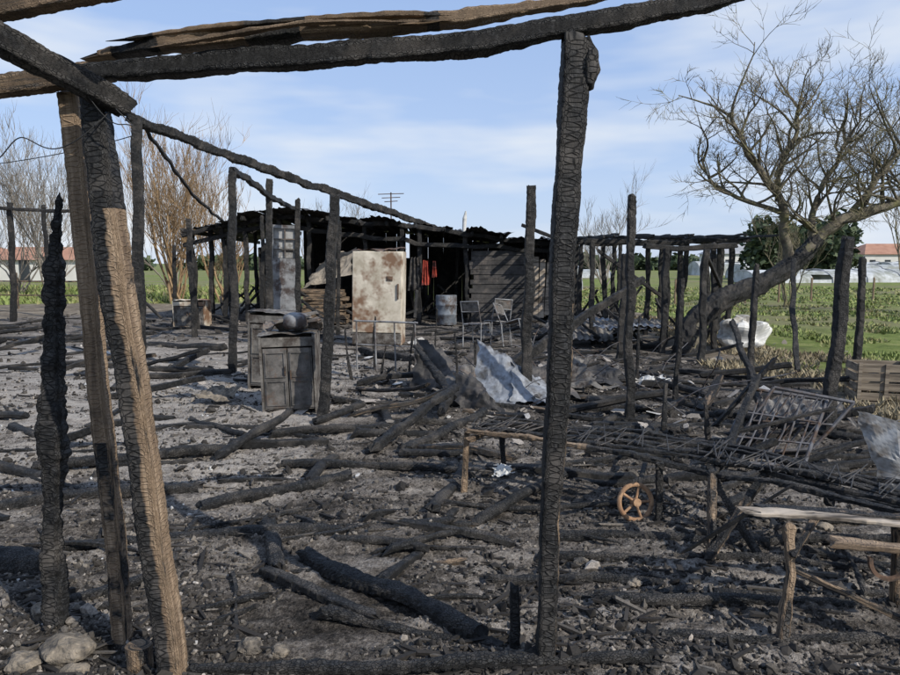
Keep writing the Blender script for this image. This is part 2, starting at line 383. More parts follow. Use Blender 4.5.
for (x0,y0,x1,y1,r) in [(-2.24,3.78,0,4.1,.045),(-3.1,4.37,-1.82,4.78,.05),(-1.69,4.45,-.76,4.97,.05),(-.61,2.98,.22,2.8,.034),(-1.69,6.2,0,6.6,.045),
        (-.82,3.6,.15,2.84,.05),(-1.05,2.62,.8,2.58,.03),(-1.35,5.3,.1,5.15,.035),(-3.3,5.2,-1.9,5.6,.05),(-1.15,4.15,-.9,3.45,.045),(-5.9,13.2,-4.2,12.5,.09),
        (.2,3.4,1.1,3.35,.03),(-.4,5.6,.35,7.1,.05),(-1.4,7.9,1.3,7.4,.05),(.3,6.1,2.6,6.6,.05),(1.3,7.6,3.2,7.0,.06),(.6,3.9,2.6,3.7,.035),(.7,3.1,2.0,3.05,.03),(.5,3.65,2.3,3.45,.028),(.6,2.85,1.9,2.75,.028),(.0,5.0,2.0,5.6,.04)]:
    b=B(); logat(b,x0,y0,x1,y1,r,n=24 if y0<8 else 10,seg=.014 if y0<8 else .1,amp=.011,crack=.006,e=2.6); b.obj('charred_log',TIMBER,smooth=False)
b=B(); logat(b,-3.0,3.45,-2.12,3.5,.1,n=32,seg=.015,amp=.012,crack=.008,e=2.4); b.obj('charred_log',TIMBER)
# ------------------------------------------------------------------ foreground posts & beams
def post(name,pts,w,h=None,near=False,burn=1.0,**k):
    b=B(); d=dict(n=36,seg=.008,amp=.006,crack=.0035,cf=85,e=7) if near else dict(n=16,seg=.03,amp=.010,crack=.005,cf=40,e=5,wob=.04)
    d.update(k); beam(b,pts,w,h,burn=burn,**d); return b.obj(name,TIMBER,smooth=near)
post('charred_post',[(.385,2.6,-.05,.78),(.41,2.61,.7,.85),(.43,2.61,1.4,1.0),(.45,2.62,2.0,1.05),(.465,2.63,2.3,1.12),(.468,2.63,2.48,1.1)],.092,.09,near=True,wob=.012,burn=lambda t,a,c: 1.0 if math.cos(a)>-.3 else (.58 if c.z<1.5 else .74))
post('charred_post_knot',[(.515,2.6,2.30,.4),(.525,2.6,2.36,1),(.525,2.6,2.42,.8),(.51,2.6,2.46,.5)],.06,.07,near=True,amp=.015)
post('scorched_timber_post',[(-1.44,2.82,-.05,1),(-1.48,2.82,1.0,.95),(-1.535,2.82,2.33,1.1)],.074,.07,near=True,burn=lambda t,a,c: .2 if c.z>.9 else .48,crack=.002,amp=.004,wob=.01)
post('scorched_timber_post',[(-1.115,2.57,-.05,1.0),(-1.2,2.575,.9,1.0),(-1.27,2.58,1.6,1.1),(-1.325,2.6,2.24,.9)],.096,.10,near=True,wob=.01,burn=lambda t,a,c: (1.0 if math.cos(a)>.05 else .34) if c.z<1.85 else 1,crack=.004)
post('charred_post',[(-1.80,2.91,-.05,.9),(-1.77,2.91,.6,.75),(-1.74,2.91,1.0,1.0),(-1.72,2.91,1.4,.7),(-1.67,2.9,1.75,.55),(-1.65,2.9,1.93,.15)],.10,.08,near=True,amp=.02,crack=.006)
post('charred_stake',[(.28,2.74,-.03,1),(.275,2.74,.27,.8)],.045,near=True)
post('charred_roof_beam',[(-1.40,2.62,2.37,.8),(-1.0,2.63,2.385,1),(-.45,2.64,2.425,1.1),(.1,2.65,2.475,1.1),(.5,2.65,2.535,.95),(.93,2.65,2.62,.85),(1.3,2.62,2.72,.9),(1.8,2.6,2.85,.9)],.085,.072,near=True,seg=.01,wob=.025,amp=.009)
bt_=lambda t,a,c:.18 if noise.noise(c*4)>-.28 else .65
post('scorched_roof_plank',[(-1.34,2.65,2.425,.5),(-1.1,2.65,2.455,1),(-.45,2.66,2.515,1.0),(.1,2.67,2.565,1.05),(.5,2.67,2.62,.8),(.62,2.67,2.645,.3)],.10,.045,near=True,burn=bt_,amp=.014,crack=.002,seg=.01,ragged=.1,wob=.02)
post('scorched_roof_plank',[(-1.2,2.6,2.472,.4),(-.8,2.6,2.505,1),(-.2,2.62,2.565,1),(.3,2.64,2.605,.6)],.06,.018,near=True,burn=bt_,amp=.010,crack=0,ragged=.12,wob=.03)
post('scorched_roof_plank',[(-1.05,2.57,2.44,.5),(-.5,2.57,2.50,1),(-.1,2.59,2.53,.8)],.04,.014,near=True,burn=.2,amp=.008,crack=0,ragged=.12,wob=.03)
post('charred_rafter',[(-1.95,1.7,2.62),(-1.47,2.28,2.375),(-1.22,2.6,2.235)],.085,.085,near=True,amp=.008)
post('scorched_roof_beam',[(-2.5,2.76,2.27),(-1.76,2.76,2.345),(-1.33,2.76,2.405)],.07,.08,near=True,burn=.35,crack=.003)
post('scorched_roof_beam',[(-2.0,2.3,2.40),(-1.456,2.3,2.475),(-1.0,2.3,2.56)],.07,.07,near=True,burn=.35,crack=.003)
def wire(name,pts,r=.003,mat=M_WIRE,parent=None):
    cu=bpy.data.curves.new(name,'CURVE'); cu.dimensions='3D'; cu.bevel_depth=r; cu.bevel_resolution=2
    s=cu.splines.new('NURBS'); s.points.add(len(pts)-1)
    for i,p_ in enumerate(pts): s.points[i].co=(*p_,1)
    s.use_endpoint_u=True; s.order_u=4
    o=bpy.data.objects.new(name,cu); scene.collection.objects.link(o); cu.materials.append(mat); o.parent=parent; return o
wire('dangling_wire',[(-1.25,2.55,2.2),(-1.32,2.5,2.1),(-1.45,2.5,2.02),(-1.55,2.5,2.14),(-1.62,2.5,2.02),(-1.68,2.5,2.0),(-1.66,2.5,2.08)],.0022)
wire('dangling_wire',[(-1.33,2.5,2.3),(-1.22,2.48,2.12),(-1.16,2.5,2.17),(-1.12,2.5,2.12),(-1.2,2.5,2.2)],.002)
wire('overhead_cable',[(-14,14,3.45),(-9,13.5,3.3),(-5.1,11.2,3.7)],.008)
# ------------------------------------------------------------------ middle posts
MP=[((-5.2,11.2,-.1),(-5.05,11.2,3.97),.17),((-3.23,9.97,-.1),(-3.14,9.97,2.98),.12),((-3.68,13.56,-.1),(-3.55,13.56,3.28),.14),((-3.28,14.45,-.1),(-3.2,14.45,2.97),.12),
 ((-1.36,7.09,-.1),(-1.2,7.09,2.32),.12),((.92,7.93,-.1),(.92,7.93,2.52),.13),((1.86,6.91,-.1),(1.84,6.91,2.33),.095),((3.80,8.42,-.1),(3.80,8.42,1.63),.08),
 ((3.61,6.33,-.1),(3.69,6.33,1.88),.12),((6.06,9.97,-.1),(6.06,9.97,1.72),.10),((-12.3,19,-.1),(-12.2,19,3.3),.15),((-12.4,21,-.1),(-12.5,21,3.4),.12),
 ((-6.7,19,-.1),(-6.65,19,2.7),.14),((-5.7,15,-.1),(-5.75,15,2.6),.12),((-8.6,16.5,-.1),(-8.5,16.5,2.4),.12),((-7.6,14.6,-.1),(-7.7,14.6,1.9),.10),((1.75,10.5,-.1),(1.8,10.5,1.9),.09),
 ((2.75,8.1,-.1),(2.78,8.1,1.45),.06),((-6.2,16.5,-.1),(-6.3,16.5,2.2),.10),((-4.7,16.8,-.1),(-4.6,16.8,2.8),.10),((-7.3,17.8,-.1),(-7.2,17.8,2.1),.10),((-2.6,15.5,-.1),(-2.5,15.5,2.6),.09)]
for p0,p1,w in MP: post('charred_post',[p0,p1+(.85,)],w)
for x,y,z,w in [(-1.4,9.45,.72,.05),(-.6,9.9,.75,.05),(-.95,9.2,.5,.04),(-1.2,10.5,.8,.05),(2.3,5.85,.42,.06),(.35,8.9,.6,.05),(2.6,9.3,.9,.05),(-2.6,9,.55,.06),(1.5,8.6,.7,.04),(.1,8.1,.8,.05),(-.25,9.6,1.0,.05)]:
    post('charred_stake',[(x,y,-.05,1),(x+R.uniform(-.08,.08),y,z,.5)],w)
post('charred_ridge_beam',[(-5.15,11.1,3.98,.8),(-4.2,12.6,3.66),(-3.1,15.0,3.36),(-1.57,18,2.98),(-.3,20,2.62,.8)],.13,.17,amp=.03,wob=.06)
post('charred_rafter',[(-3.14,9.97,3.0),(-3.6,14,2.95),(-3.76,17,2.95)],.09,.10)
post('charred_rafter',[(-5.0,11.3,3.9),(-5.6,15,3.1),(-6.2,19,2.7)],.06,.06)
post('charred_rail',[(-12.6,18.9,3.15),(-9.5,18.7,3.0),(-8.5,16.5,2.35)],.09,.09)
post('fallen_charred_beam',[(.25,8.15,.1),(1.2,8.7,.6),(2.7,9.5,1.42,.7)],.10,.13,amp=.02)
post('fallen_charred_beam',[(-.45,8.8,.58,.6),(-.2,8.2,.32),(0,7.5,.12),(-.1,6.9,.08)],.09,.09,amp=.02,e=3)
post('fallen_charred_beam',[(-.67,5.6,.06),(-.3,6.4,.2),(.05,7.1,.36,.8)],.10,.09,amp=.02,e=3)
post('fallen_charred_beam',[(2.0,6.2,.1),(2.05,6.3,.5,.5)],.05,.05)
post('fallen_charred_beam',[(5.0,9.6,.1),(5.4,10.6,.9),(5.8,11.4,1.7)],.08,.08)
post('fallen_charred_beam',[(3.0,6.2,.05),(3.25,7.3,.55),(3.4,8.1,.95)],.06,.07)
post('fallen_charred_beam',[(-.3,10.8,.05),(-1.6,12.0,.1)],.12,.12)
wr=empty('bent_steel_bars')
for i in range(26):
    x=R.uniform(-.3,3.0);y=R.uniform(6.5,10.5); pts=[(x,y,.02)]; dx,dy=R.uniform(-.3,.3),R.uniform(-.2,.2); z=0
    for j in range(4): z+=R.uniform(-.05,.28); pts.append((x+dx*(j+1)+R.uniform(-.08,.08),y+dy*(j+1),max(.03,.05+z)))
    wire('bar_%d'%(i+1),pts,R.uniform(.004,.008),M_GRID,wr)
# metal railing and chairs in the wreckage
b=B()
rp=[(-1.42,10.2),(-1.12,10.15),(-.82,10.1),(-.52,10.05)]
for x,y in rp: cyl(b,(x,y,-.05),(x+R.uniform(-.02,.02),y,.78),.013,8)
cyl(b,(-1.46,10.2,.78),(-.48,10.04,.76),.015,8); cyl(b,(-1.42,10.2,.42),(-.52,10.05,.40),.010,8)
b.obj('metal_railing',M_DOOR)
def chair(x,y,rx,ry,rz,z=0):
    f=empty('metal_chair'); b=B()
    for sx in(-.2,.2):
        cyl(b,(x+sx,y-.2,0),(x+sx,y-.19,.45),.012,8); cyl(b,(x+sx,y+.24,0),(x+sx,y+.19,.45),.012,8); cyl(b,(x+sx,y+.19,.45),(x+sx*.95,y+.27,.9),.012,8)
        cyl(b,(x+sx,y-.19,.45),(x+sx,y+.19,.45),.011,8)
    for yy,zz_ in((-.19,.45),(.19,.45),(.27,.9),(.24,.7)): cyl(b,(x-.2,y+yy,zz_),(x+.2,y+yy,zz_),.011,8)
    b.obj('frame',M_DOOR,parent=f)
    b=B(); sheet(b,(x-.19,y-.18,.462),(x+.19,y-.18,.462),(x+.19,y+.18,.462),(x-.19,y+.18,.462),8,8,.02,6,seed=x); sheet(b,(x-.18,y+.235,.68),(x+.18,y+.235,.68),(x+.18,y+.262,.88),(x-.18,y+.262,.88),8,8,.02,6,seed=y)
    b.obj('seat_and_back',M_CAB,parent=f); tilt(f,(x,y,0),rx,ry,rz); f.location.z+=z
chair(.55,13.4,0,3,150); chair(.95,13.9,4,-5,200); chair(1.35,13.2,-18,10,60,.06)
# ------------------------------------------------------------------ burnt shed
shed=empty('burnt_wooden_shed')
b=B(); fx=[-7.2,-4.9,-.8,2.9]; fz=[2.55,3.05,2.72,2.25]
def roofz(x): return float(np.interp(x,fx,fz))
x=-7.2
while x<2.8:
    w=R.uniform(.4,.85); y0=18.4+R.uniform(-.7,.6)
    x2=min(x+w,2.95); sheet(b,(x,y0,roofz(x)+R.uniform(-.10,.08)),(x2+.05,y0+R.uniform(-.3,.3),roofz(x2)+R.uniform(-.10,.08)),(x2+.05,25,roofz(x2)-.1),(x,25,roofz(x)-.1),10,14,.10,1.5,.02,4,seed=x,tear=.05); x=x2
b.obj('roof_sheets',M_SHEETD,parent=shed)
b=B()
for i in range(14):
    xx=-7.0+i*.76; beam(b,[(xx,18.5-R.uniform(0,.8),roofz(xx)-.1),(xx,25,roofz(xx)-.2)],.08,.12)
for i in range(2): beam(b,[(-7.3,18.6+i*.05,2.42-i*.3),(-4.9,18.6+i*.05,2.93-i*.25),(-.8,18.6,2.6-i*.4),(3.1,18.6,2.1-i*.2)],.10,.12,wob=.08,amp=.02)
for i,xx in enumerate([-7.1,-6.2,-5.6,-4.7,-3.9,-3.1,-2.3,-1.4,-.85,.5,1.35,2.15,2.85]):
    beam(b,[(xx,18.7,-.1),(xx+R.uniform(-.12,.12),18.7,roofz(xx)-.1)],.12,.12,amp=.02,wob=.06)
for i in range(12):
    xx=-7+i*.9; beam(b,[(xx,21.5,-.1),(xx+R.uniform(-.2,.2),21.5,roofz(xx)-.1)],.1,.1,amp=.02,wob=.05)
b.obj('frame',TIMBER,parent=shed)
b=B(); x=-5.2
while x<3.0:
    w=R.uniform(.12,.2); zt=roofz(x)-.1-(R.uniform(.2,.9) if R.random()<.06 else 0)
    box(b,(x+w/2,24.2+R.uniform(0,.04),zt/2),(w*(.96 if R.random()<.3 else 1.03),.03,zt),(0,R.uniform(-.006,.006),0)); x+=w
y=18.9
while y<24:
    for X in(-5.3,2.9): box(b,(X+R.uniform(-.02,.02),y,1.1),(.03,.17,2.2+R.uniform(-.3,.1)))
    y+=.18
b.obj('back_wall_boards',TIMBER,parent=shed)
b=B()
for i in range(15):
    z=.1+i*.13; box(b,(1.35+R.uniform(-.03,.03),18.62+(i%2)*.01,z),(1.55+R.uniform(-.15,.1),.03,.125),(R.uniform(-.15,-.05),R.uniform(-.02,.02),0))
b.obj('siding_boards',M_SHEETD,parent=shed)
b=B()
for i,xx in enumerate([2.35,2.52,2.7]): box(b,(xx,18.55,.95),(.15,.03,1.75-i*.15),(0,.02*i,0),.2)
b.obj('unburnt_wall_boards',M_PALEWOOD,parent=shed)
b=B()
sheet(b,(-4.0,18.3,.9),(-2.7,18.2,1.25),(-2.6,18.8,2.1),(-3.6,18.9,1.55),14,14,.15,2,seed=3,tear=.1,crease=.1)
b.obj('collapsed_canvas',M_TAN,parent=shed)
b=B()
for i in range(9): box(b,(-3.4+R.uniform(-.1,.1),18.3,.1+i*.1),(1.2,.6,.085),(0,R.uniform(-.04,.04),R.uniform(-.1,.1)),.45)
b.obj('stacked_boards',TIMBER,parent=shed)
b=B()
for i in range(110):
    xx=R.uniform(-7.5,2.6);yy=R.uniform(16.8,23.5);z=R.uniform(0,1.0)
    if 17.2<yy<18.9 and xx>-.9: continue
    beam(b,[(xx,yy,z*.3),(xx+R.uniform(-1,1),yy+R.uniform(-.6,1),z)],.08,.06)
b.obj('interior_debris',TIMBER,parent=shed)
b=B(); cyl(b,(-1.6,18.6,2.8),(-1.6,18.6,3.55),.018,6)
for z,l in((3.5,.35),(3.4,.25),(3.3,.18)): cyl(b,(-1.6-l,18.6,z),(-1.6+l,18.6,z+.02),.012,6)
b.obj('television_antenna',M_RUST)
b=B(); cyl(b,(.38,18.6,2.5),(.4,18.6,2.85),.05,10,.06); cyl(b,(.4,18.6,2.85),(.43,18.6,3.05),.06,10,.02); b.obj('chimney_pipe',M_WHITE)
def cloth(name,x,y,z0,z1,w,mat):
    b=B(); sheet(b,(x-w*.6,y,z0),(x+w*.6,y,z0+.03),(x+w*.35,y,z1),(x-w*.35,y,z1),12,16,.09,5,.03,3,tear=.05,seed=x); b.obj(name,mat)
cloth('hanging_red_jacket',-.66,18.3,1.05,1.72,.2,M_RED); cloth('hanging_orange_jacket',-.42,18.35,1.25,1.7,.12,M_RED); cloth('hanging_dark_coat',-.95,18.4,.9,1.8,.35,M_SHEETD)
b=B()
zz=[0,.02,.25,.27,.29,.5,.52,.54,.76,.78]; rr=[.27,.28,.28,.295,.28,.28,.295,.28,.28,.27]; n=24;vs=[];fs=[]
for z,r in zip(zz,rr):
    for k_ in range(n): a=6.2832*k_/n; vs.append((-.1+r*math.cos(a),18.0+r*math.sin(a),z+.02))
for i in range(len(zz)-1):
    for k_ in range(n): fs.append((i*n+k_,i*n+(k_+1)%n,(i+1)*n+(k_+1)%n,(i+1)*n+k_))
fs.append(tuple(range((len(zz)-1)*n,len(zz)*n))); b.add(vs,fs); b.obj('metal_drum',M_BLUE,smooth=True)
# ------------------------------------------------------------------ right burnt frame
fr=empty('burnt_pergola_frame'); b=B()
for x,y,z in [(2.9,13.6,2.1),(2.85,11.3,1.78),(4.5,15.5,2.1),(4.37,13.7,2.05),(5.3,15.5,2.1),(4.1,10.9,1.85),(5.05,12.8,2.02),(6.2,15.8,2.1),(3.6,15.6,2.1),(3.3,18,2.3),(4.3,18,2.2),(5.6,18,2.2),(6.9,18,2.15),(4.9,14.5,2.05),(3.9,12.4,1.9),(5.8,14,2.05),(3.1,16.5,2.2),(6.6,16.5,2.1),(3.7,19.5,2.2),(4.8,19.5,2.2),(6.2,19.5,2.2)]:
    beam(b,[(x,y,-.1),(x+R.uniform(-.1,.1),y,z,.8)],.12,.12,n=12,seg=.06,amp=.015,wob=.05,crack=.006,cf=30)
for y,z,x0,x1 in [(13.6,2.08,2.7,6.0),(15.6,2.13,2.9,6.6),(18,2.25,3,7.2),(12.6,1.97,3.6,5.3),(16.8,2.2,2.9,6.9)]:
    beam(b,[(x0,y,z),((x0+x1)/2,y,z-.04),(x1,y,z)],.08,.1,n=8,seg=.08,amp=.015,wob=.06)
for i in range(26):
    xx=2.9+i*.14+R.uniform(-.03,.03); y0=R.uniform(13.0,14.8)
    beam(b,[(xx,y0,2.16+R.uniform(-.02,.04)),(xx+R.uniform(-.15,.15),18.2,2.3)],.04,.05,seg=.2,wob=.04)
beam(b,[(2.9,18.5,2.3),(2.0,19,2.7)],.08,.1); beam(b,[(2.95,13.6,1.9),(4.4,13.7,.9)],.06,.07); beam(b,[(4.1,10.9,1.8),(5.2,13,1.2)],.06,.06)
for i in range(30):
    xx=R.uniform(2.8,6.5);yy=R.uniform(12,19); beam(b,[(xx,yy,.05),(xx+R.uniform(-.8,.8),yy+R.uniform(-.6,.6),R.uniform(.1,1.2))],.06,.05)
b.obj('frame_timbers',TIMBER,parent=fr)
# ------------------------------------------------------------------ refrigerator
f=empty('burnt_refrigerator')
b=B(); box(b,(-1.45,13.7,.955),(1.0,.6,1.86)); weld(b.obj('body',M_FRIDGE,parent=f),.01)
b=B(); box(b,(-1.45,13.375,1.07),(.98,.045,1.6)); weld(b.obj('main_door',M_FRIDGE,parent=f),.012)
b=B(); box(b,(-1.45,13.375,.15),(.98,.035,.2)); weld(b.obj('plinth_panel',M_CAB2,parent=f),.008)
b=B(); box(b,(-1.03,13.335,1.1),(.03,.03,.3)); box(b,(-1.2,13.345,1.35),(.12,.012,.09)); b.obj('handle_and_badge',M_RUST,parent=f)
b=B(); sheet(b,(-1.97,13.38,1.87),(-.93,13.38,1.93),(-.95,14.0,1.95),(-1.95,14.0,1.89),14,8,.06,5,tear=.05); b.obj('scorched_top',M_RUST,parent=f)
tilt(f,(-1.45,13.7,0),0,1.2,-3)
f=empty('grey_metal_door')
b=B(); box(b,(-3.67,15.0,1.0),(.6,.04,1.5),(0,.02,0)); box(b,(-3.94,15,2.1),(.06,.05,.75),(0,.02,0)); box(b,(-3.4,15,2.1),(.06,.05,.75),(0,.02,0)); box(b,(-3.66,15,2.44),(.6,.05,.07),(0,.02,0)); b.obj('leaf',M_DOOR,parent=f)
b=B()
for i in range(2): box(b,(-3.66,15,1.95+i*.22),(.48,.03,.025))
box(b,(-3.66,15.005,2.1),(.025,.03,.65))
b.obj('window_bars',M_CAB,parent=f)
b=B(); box(b,(-3.66,15.04,2.1),(.5,.008,.68)); b.obj('window_pane',M_SIGN,parent=f)
tilt(f,(-3.67,15,0),2,1,5)
def cabinet(name,x0,x1,y,z,d,mat,fm,rz=0,nd=2,ry=0):
    f=empty(name); w=x1-x0; cx=(x0+x1)/2; t=.025
    b=B(); 
    box(b,(x0+t/2,y+d/2,z/2),(t,d,z)); box(b,(x1-t/2,y+d/2,z/2),(t,d,z)); box(b,(cx,y+d-t/2,z/2),(w-2*t-.004,t,z-.01))
    box(b,(cx,y+d/2,.06),(w-2*t-.004,d-.03,.03)); box(b,(cx,y+d/2,z-.16),(w-2*t-.004,d-.05,.02)); box(b,(cx,y+.012,z-.075),(w-2*t-.004,.02,.10))
    sheet(b,(x0-.015,y-.015,z+.012),(x1+.015,y-.015,z+.012),(x1+.015,y+d+.015,z+.014),(x0-.015,y+d+.015,z+.014),14,12,.03,6,seed=x0)
    o=b.obj('carcass',fm,parent=f)
    dw=(w-2*t-.01)/nd; zt=z-.14
    for i in range(nd):
        b=B(); dx=x0+t+.005+dw*(i+.5)
        box(b,(dx,y+.015,.06+(zt-.06)/2),(dw-.012,.02,zt-.07))
        hz=(zt-.16)/2
        for q_ in(0,1):
            zc=.06+hz*.5+.03+q_*(hz+.03)
            for s_ in(-1,1):
                box(b,(dx,y-.001,zc+s_*(hz/2-.01)),(dw-.05,.012,.016)); box(b,(dx+s_*(dw/2-.033),y-.001,zc),(.016,.012,hz-.04))
        b.obj('door_%d'%(i+1),mat,parent=f)
    b=B(); box(b,(cx-.03,y-.012,z*.55),(.012,.02,.1)); box(b,(cx+.03,y-.012,z*.5),(.012,.02,.1)); b.obj('handles',M_RUST,parent=f)
    tilt(f,(cx,y,0),0,ry,rz); return f
cabinet('burnt_metal_cabinet',-2.06,-1.46,7.3,.87,.5,M_CAB,M_CAB2,4,2,-1.5)
cabinet('burnt_metal_cabinet',-2.66,-2.15,8.7,1.0,.45,M_CAB2,M_CAB2,-8,1,2)
b=B()
for (x,y,r,s_) in [(-1.95,7.55,.13,1),(-1.55,7.62,.11,3)]:
    sheet(b,(x-r,y-r,.91),(x+r,y-r,.91),(x+r,y+r,.94),(x-r,y+r,.94),10,10,.13,7,seed=s_,tear=.15,crease=.05)
for i in range(6): beam(b,[(-2.0+R.random()*.2,7.35+R.random()*.3,.91+.02*i),(-1.6+R.random()*.2,7.4+R.random()*.3,.94+.03*i)],.05,.04)
b.obj('burnt_scrap_pile',M_CAB)
b=B(); n=22;vs=[];fs=[]; pr=[(.02,.10),(.0,.12),(.05,.15),(.11,.155),(.15,.13),(.175,.08),(.185,.02)]
for z,r in pr:
    for i in range(n):
        a=6.2832*i/n; P=Vector((-1.72+r*math.cos(a),7.5+r*math.sin(a),.92+z)); vs.append(P+Vector((1,1,.4))*.018*noise.noise(P*11))
for j in range(len(pr)-1):
    for i in range(n): fs.append((j*n+i,j*n+(i+1)%n,(j+1)*n+(i+1)%n,(j+1)*n+i))
fs.append(tuple(range((len(pr)-1)*n,len(pr)*n))); b.add(vs,fs); b.obj('burnt_cooking_pot',M_DOOR,smooth=True)
cabinet('burnt_metal_cabinet',-7.0,-6.2,17.0,.7,.5,M_CAB2,M_FRIDGE,nd=1)
# ------------------------------------------------------------------ metal sheets
def sh(name,*a,mat=M_SHEET,**k):
    k.setdefault('crease',.05); k.setdefault('nu',20); k.setdefault('nv',20)
    b=B(); sheet(b,*a,**k); o=b.obj(name,mat,smooth=False); s=o.modifiers.new('S','SOLIDIFY'); s.thickness=.003; return o
sh('crumpled_metal_sheet',(.25,7.7,.03),(.75,7.55,.02),(.8,8.0,.45),(.36,8.2,.68),amp=.09,fr=2.0,tear=.15,seed=1)
sh('crumpled_metal_sheet',(.7,7.6,.03),(1.3,7.6,.02),(1.3,8.1,.18),(.75,8.0,.42),amp=.10,fr=2.2,tear=.2,seed=31)
sh('crumpled_metal_sheet',(.9,7.6,.02),(1.5,7.9,.05),(1.35,8.6,.25),(.75,8.3,.3),amp=.1,fr=3,tear=.2,seed=2,mat=M_SHEETD)
sh('crumpled_metal_sheet',(-.1,8.4,.02),(.35,8.2,.03),(.45,8.7,.25),(.0,8.8,.3),amp=.1,fr=3,tear=.2,seed=21,mat=M_CAB)
sh('crumpled_metal_sheet',(.2,9.0,.02),(.7,8.7,.03),(.75,9.3,.4),(.3,9.5,.5),amp=.1,fr=3,tear=.15,seed=5,mat=M_SHEETD)
sh('crumpled_metal_sheet',(-.5,8.7,.02),(-.0,8.4,.03),(.02,8.9,.40),(-.42,9.0,.66),amp=.1,fr=3,tear=.15,seed=8,mat=M_SHEETD)
sh('crumpled_metal_sheet',(.1,7.4,.02),(.6,7.2,.03),(.3,7.6,.35),(.05,7.7,.4),amp=.08,fr=3,tear=.2,seed=33,mat=M_SHEETD)
sh('crumpled_metal_sheet',(1.7,9.0,.02),(2.3,8.7,.03),(2.3,9.4,.2),(1.8,9.6,.3),amp=.1,fr=3,tear=.2,seed=22,mat=M_SHEETD)
sh('crumpled_metal_sheet',(1.2,8.6,.02),(1.9,8.4,.03),(1.8,9.0,.35),(1.3,9.2,.3),amp=.1,fr=3,tear=.2,seed=24,mat=M_CAB2)
for i,(x,y) in enumerate([(2.6,13.5),(3.2,14.5),(3.9,14.0),(3.4,12.8)]):
    sh('corrugated_roof_sheet',(x-.7,y-.5,.1+.1*i),(x+.6,y-.4,.15+.08*i),(x+.7,y+.6,.35),(x-.6,y+.5,.45),amp=.12,fr=1.5,corr=.018,corrn=10,nu=60,seed=i,tear=.08,mat=M_SHEET if i%2 else M_CAB2,crease=.04)
sh('curved_metal_sheet',(2.86,4.7,.62),(3.35,4.3,.5),(3.25,4.35,.04),(2.98,4.5,.10),amp=.08,fr=2.5,seed=11,tear=.06,crease=.02,mat=M_SIGN)
sh('corrugated_roof_sheet',(3.1,6.6,.10),(3.9,6.3,.08),(4.1,7.0,.22),(3.3,7.2,.2),amp=.06,fr=3,corr=.012,corrn=8,nu=50,seed=12,mat=M_CAB2,crease=.04)
sh('torn_paper_sack',(.32,4.95,.05),(.47,4.9,.05),(.45,5.05,.08),(.34,5.08,.08),amp=.04,fr=9,seed=4,mat=M_WHITE,tear=.25,crease=.04)
sh('torn_paper_sack',(2.5,8.8,.04),(2.95,8.7,.04),(2.9,9.1,.08),(2.5,9.0,.08),amp=.06,fr=6,seed=14,mat=M_WHITE,tear=.3,crease=.05)
sh('torn_paper_sack',(-2.95,7.7,.05),(-2.55,7.6,.06),(-2.5,8.0,.14),(-2.9,8.1,.12),amp=.08,fr=6,seed=15,mat=M_STONE,tear=.2)
b=B(); n=28;vs=[];fs=[]
for j in range(18):
    for i in range(n):
        a=6.2832*i/n; t=j/17; r=.40*(math.sin(math.pi*min(.98,t*.85+.13))**.5)
        P=Vector((5.62+r*1.05*math.cos(a),12.9+r*.6*math.sin(a),t*.62)); d=noise.noise(P*4)*.16+noise.voronoi(P*5)[0][0]*.16-.05
        vs.append(P+Vector((math.cos(a),math.sin(a),.6))*d)
for j in range(17):
    for i in range(n): fs.append((j*n+i,j*n+(i+1)%n,(j+1)*n+(i+1)%n,(j+1)*n+i))
fs.append(tuple(range(17*n,18*n))); b.add(vs,fs); b.obj('white_tarpaulin_bundle',M_WHITE)
# ------------------------------------------------------------------ benches
bn_=empty('charred_slatted_bench'); b=B()
A0=Vector((.1,4.75,.44)); A1=Vector((1.45,4.0,.45)); A2=Vector((2.6,2.95,.42)); side=Vector((.22,.33,0))
for i in range(6):
    o_=side*(i/5)*1.25
    beam(b,[A0+o_+Vector((R.uniform(-.03,.03),0,R.uniform(-.01,.02))),A1+o_+Vector((0,0,R.uniform(-.02,.02))),A2+o_*.9+Vector((R.uniform(-.2,.2),0,R.uniform(-.03,.01)))],.05,.03,n=16,seg=.02,amp=.01,crack=.005,e=4,wob=.06,burn=(lambda t,a,c: .3 if t<.3 else (.75 if t<.5 else 1)) if i in(0,) else 1)
for t in(.05,.45,.9):
    c=A0.lerp(A1,t); beam(b,[c+Vector((-.03,-.04,-.035)),c+side*1.35+Vector((0,0,-.035))],.05,.04,n=16,seg=.02,amp=.006,crack=.004,burn=.4 if t<.1 else 1)
for t in(.1,.5): 
    c=A1.lerp(A2,t); beam(b,[c+Vector((-.03,-.04,-.035)),c+side*1.25+Vector((0,0,-.035))],.05,.04,n=16,seg=.02,amp=.006,crack=.004)
b.obj('slats',TIMBER,parent=bn_)
b=B()
for i in range(90):
    t=R.random()*2; c=A0.lerp(A1,t) if t<1 else A1.lerp(A2,(t-1)*.75)
    c=c+side*R.uniform(0,.3)+Vector((R.uniform(-.015,.015),0,.03+R.uniform(-.006,.02)))
    sk_=Vector((R.gauss(0,.08),R.gauss(0,.05),R.uniform(-.02,.04)))
    cyl(b,c,c+side*R.uniform(.4,1.0)+sk_,.0035,5)
b.obj('cross_rods',M_SHEETD,parent=bn_)
b=B()
for p0,p1,bb in [((.1,4.72,-.03),(.12,4.76,.42),.4),((.42,5.1,-.03),(.4,5.12,.42),1),((1.39,3.43,-.03),(1.5,3.75,.44),.5),((1.75,3.6,-.03),(1.55,3.95,.43),1),((1.3,4.05,-.03),(1.3,4.08,.42),1),((1.38,3.44,.1),(1.85,3.85,.42),.6)]:
    beam(b,[p0,p1],.045,.04,n=16,seg=.02,amp=.007,crack=.004,burn=bb)
b.obj('legs',TIMBER,parent=bn_)
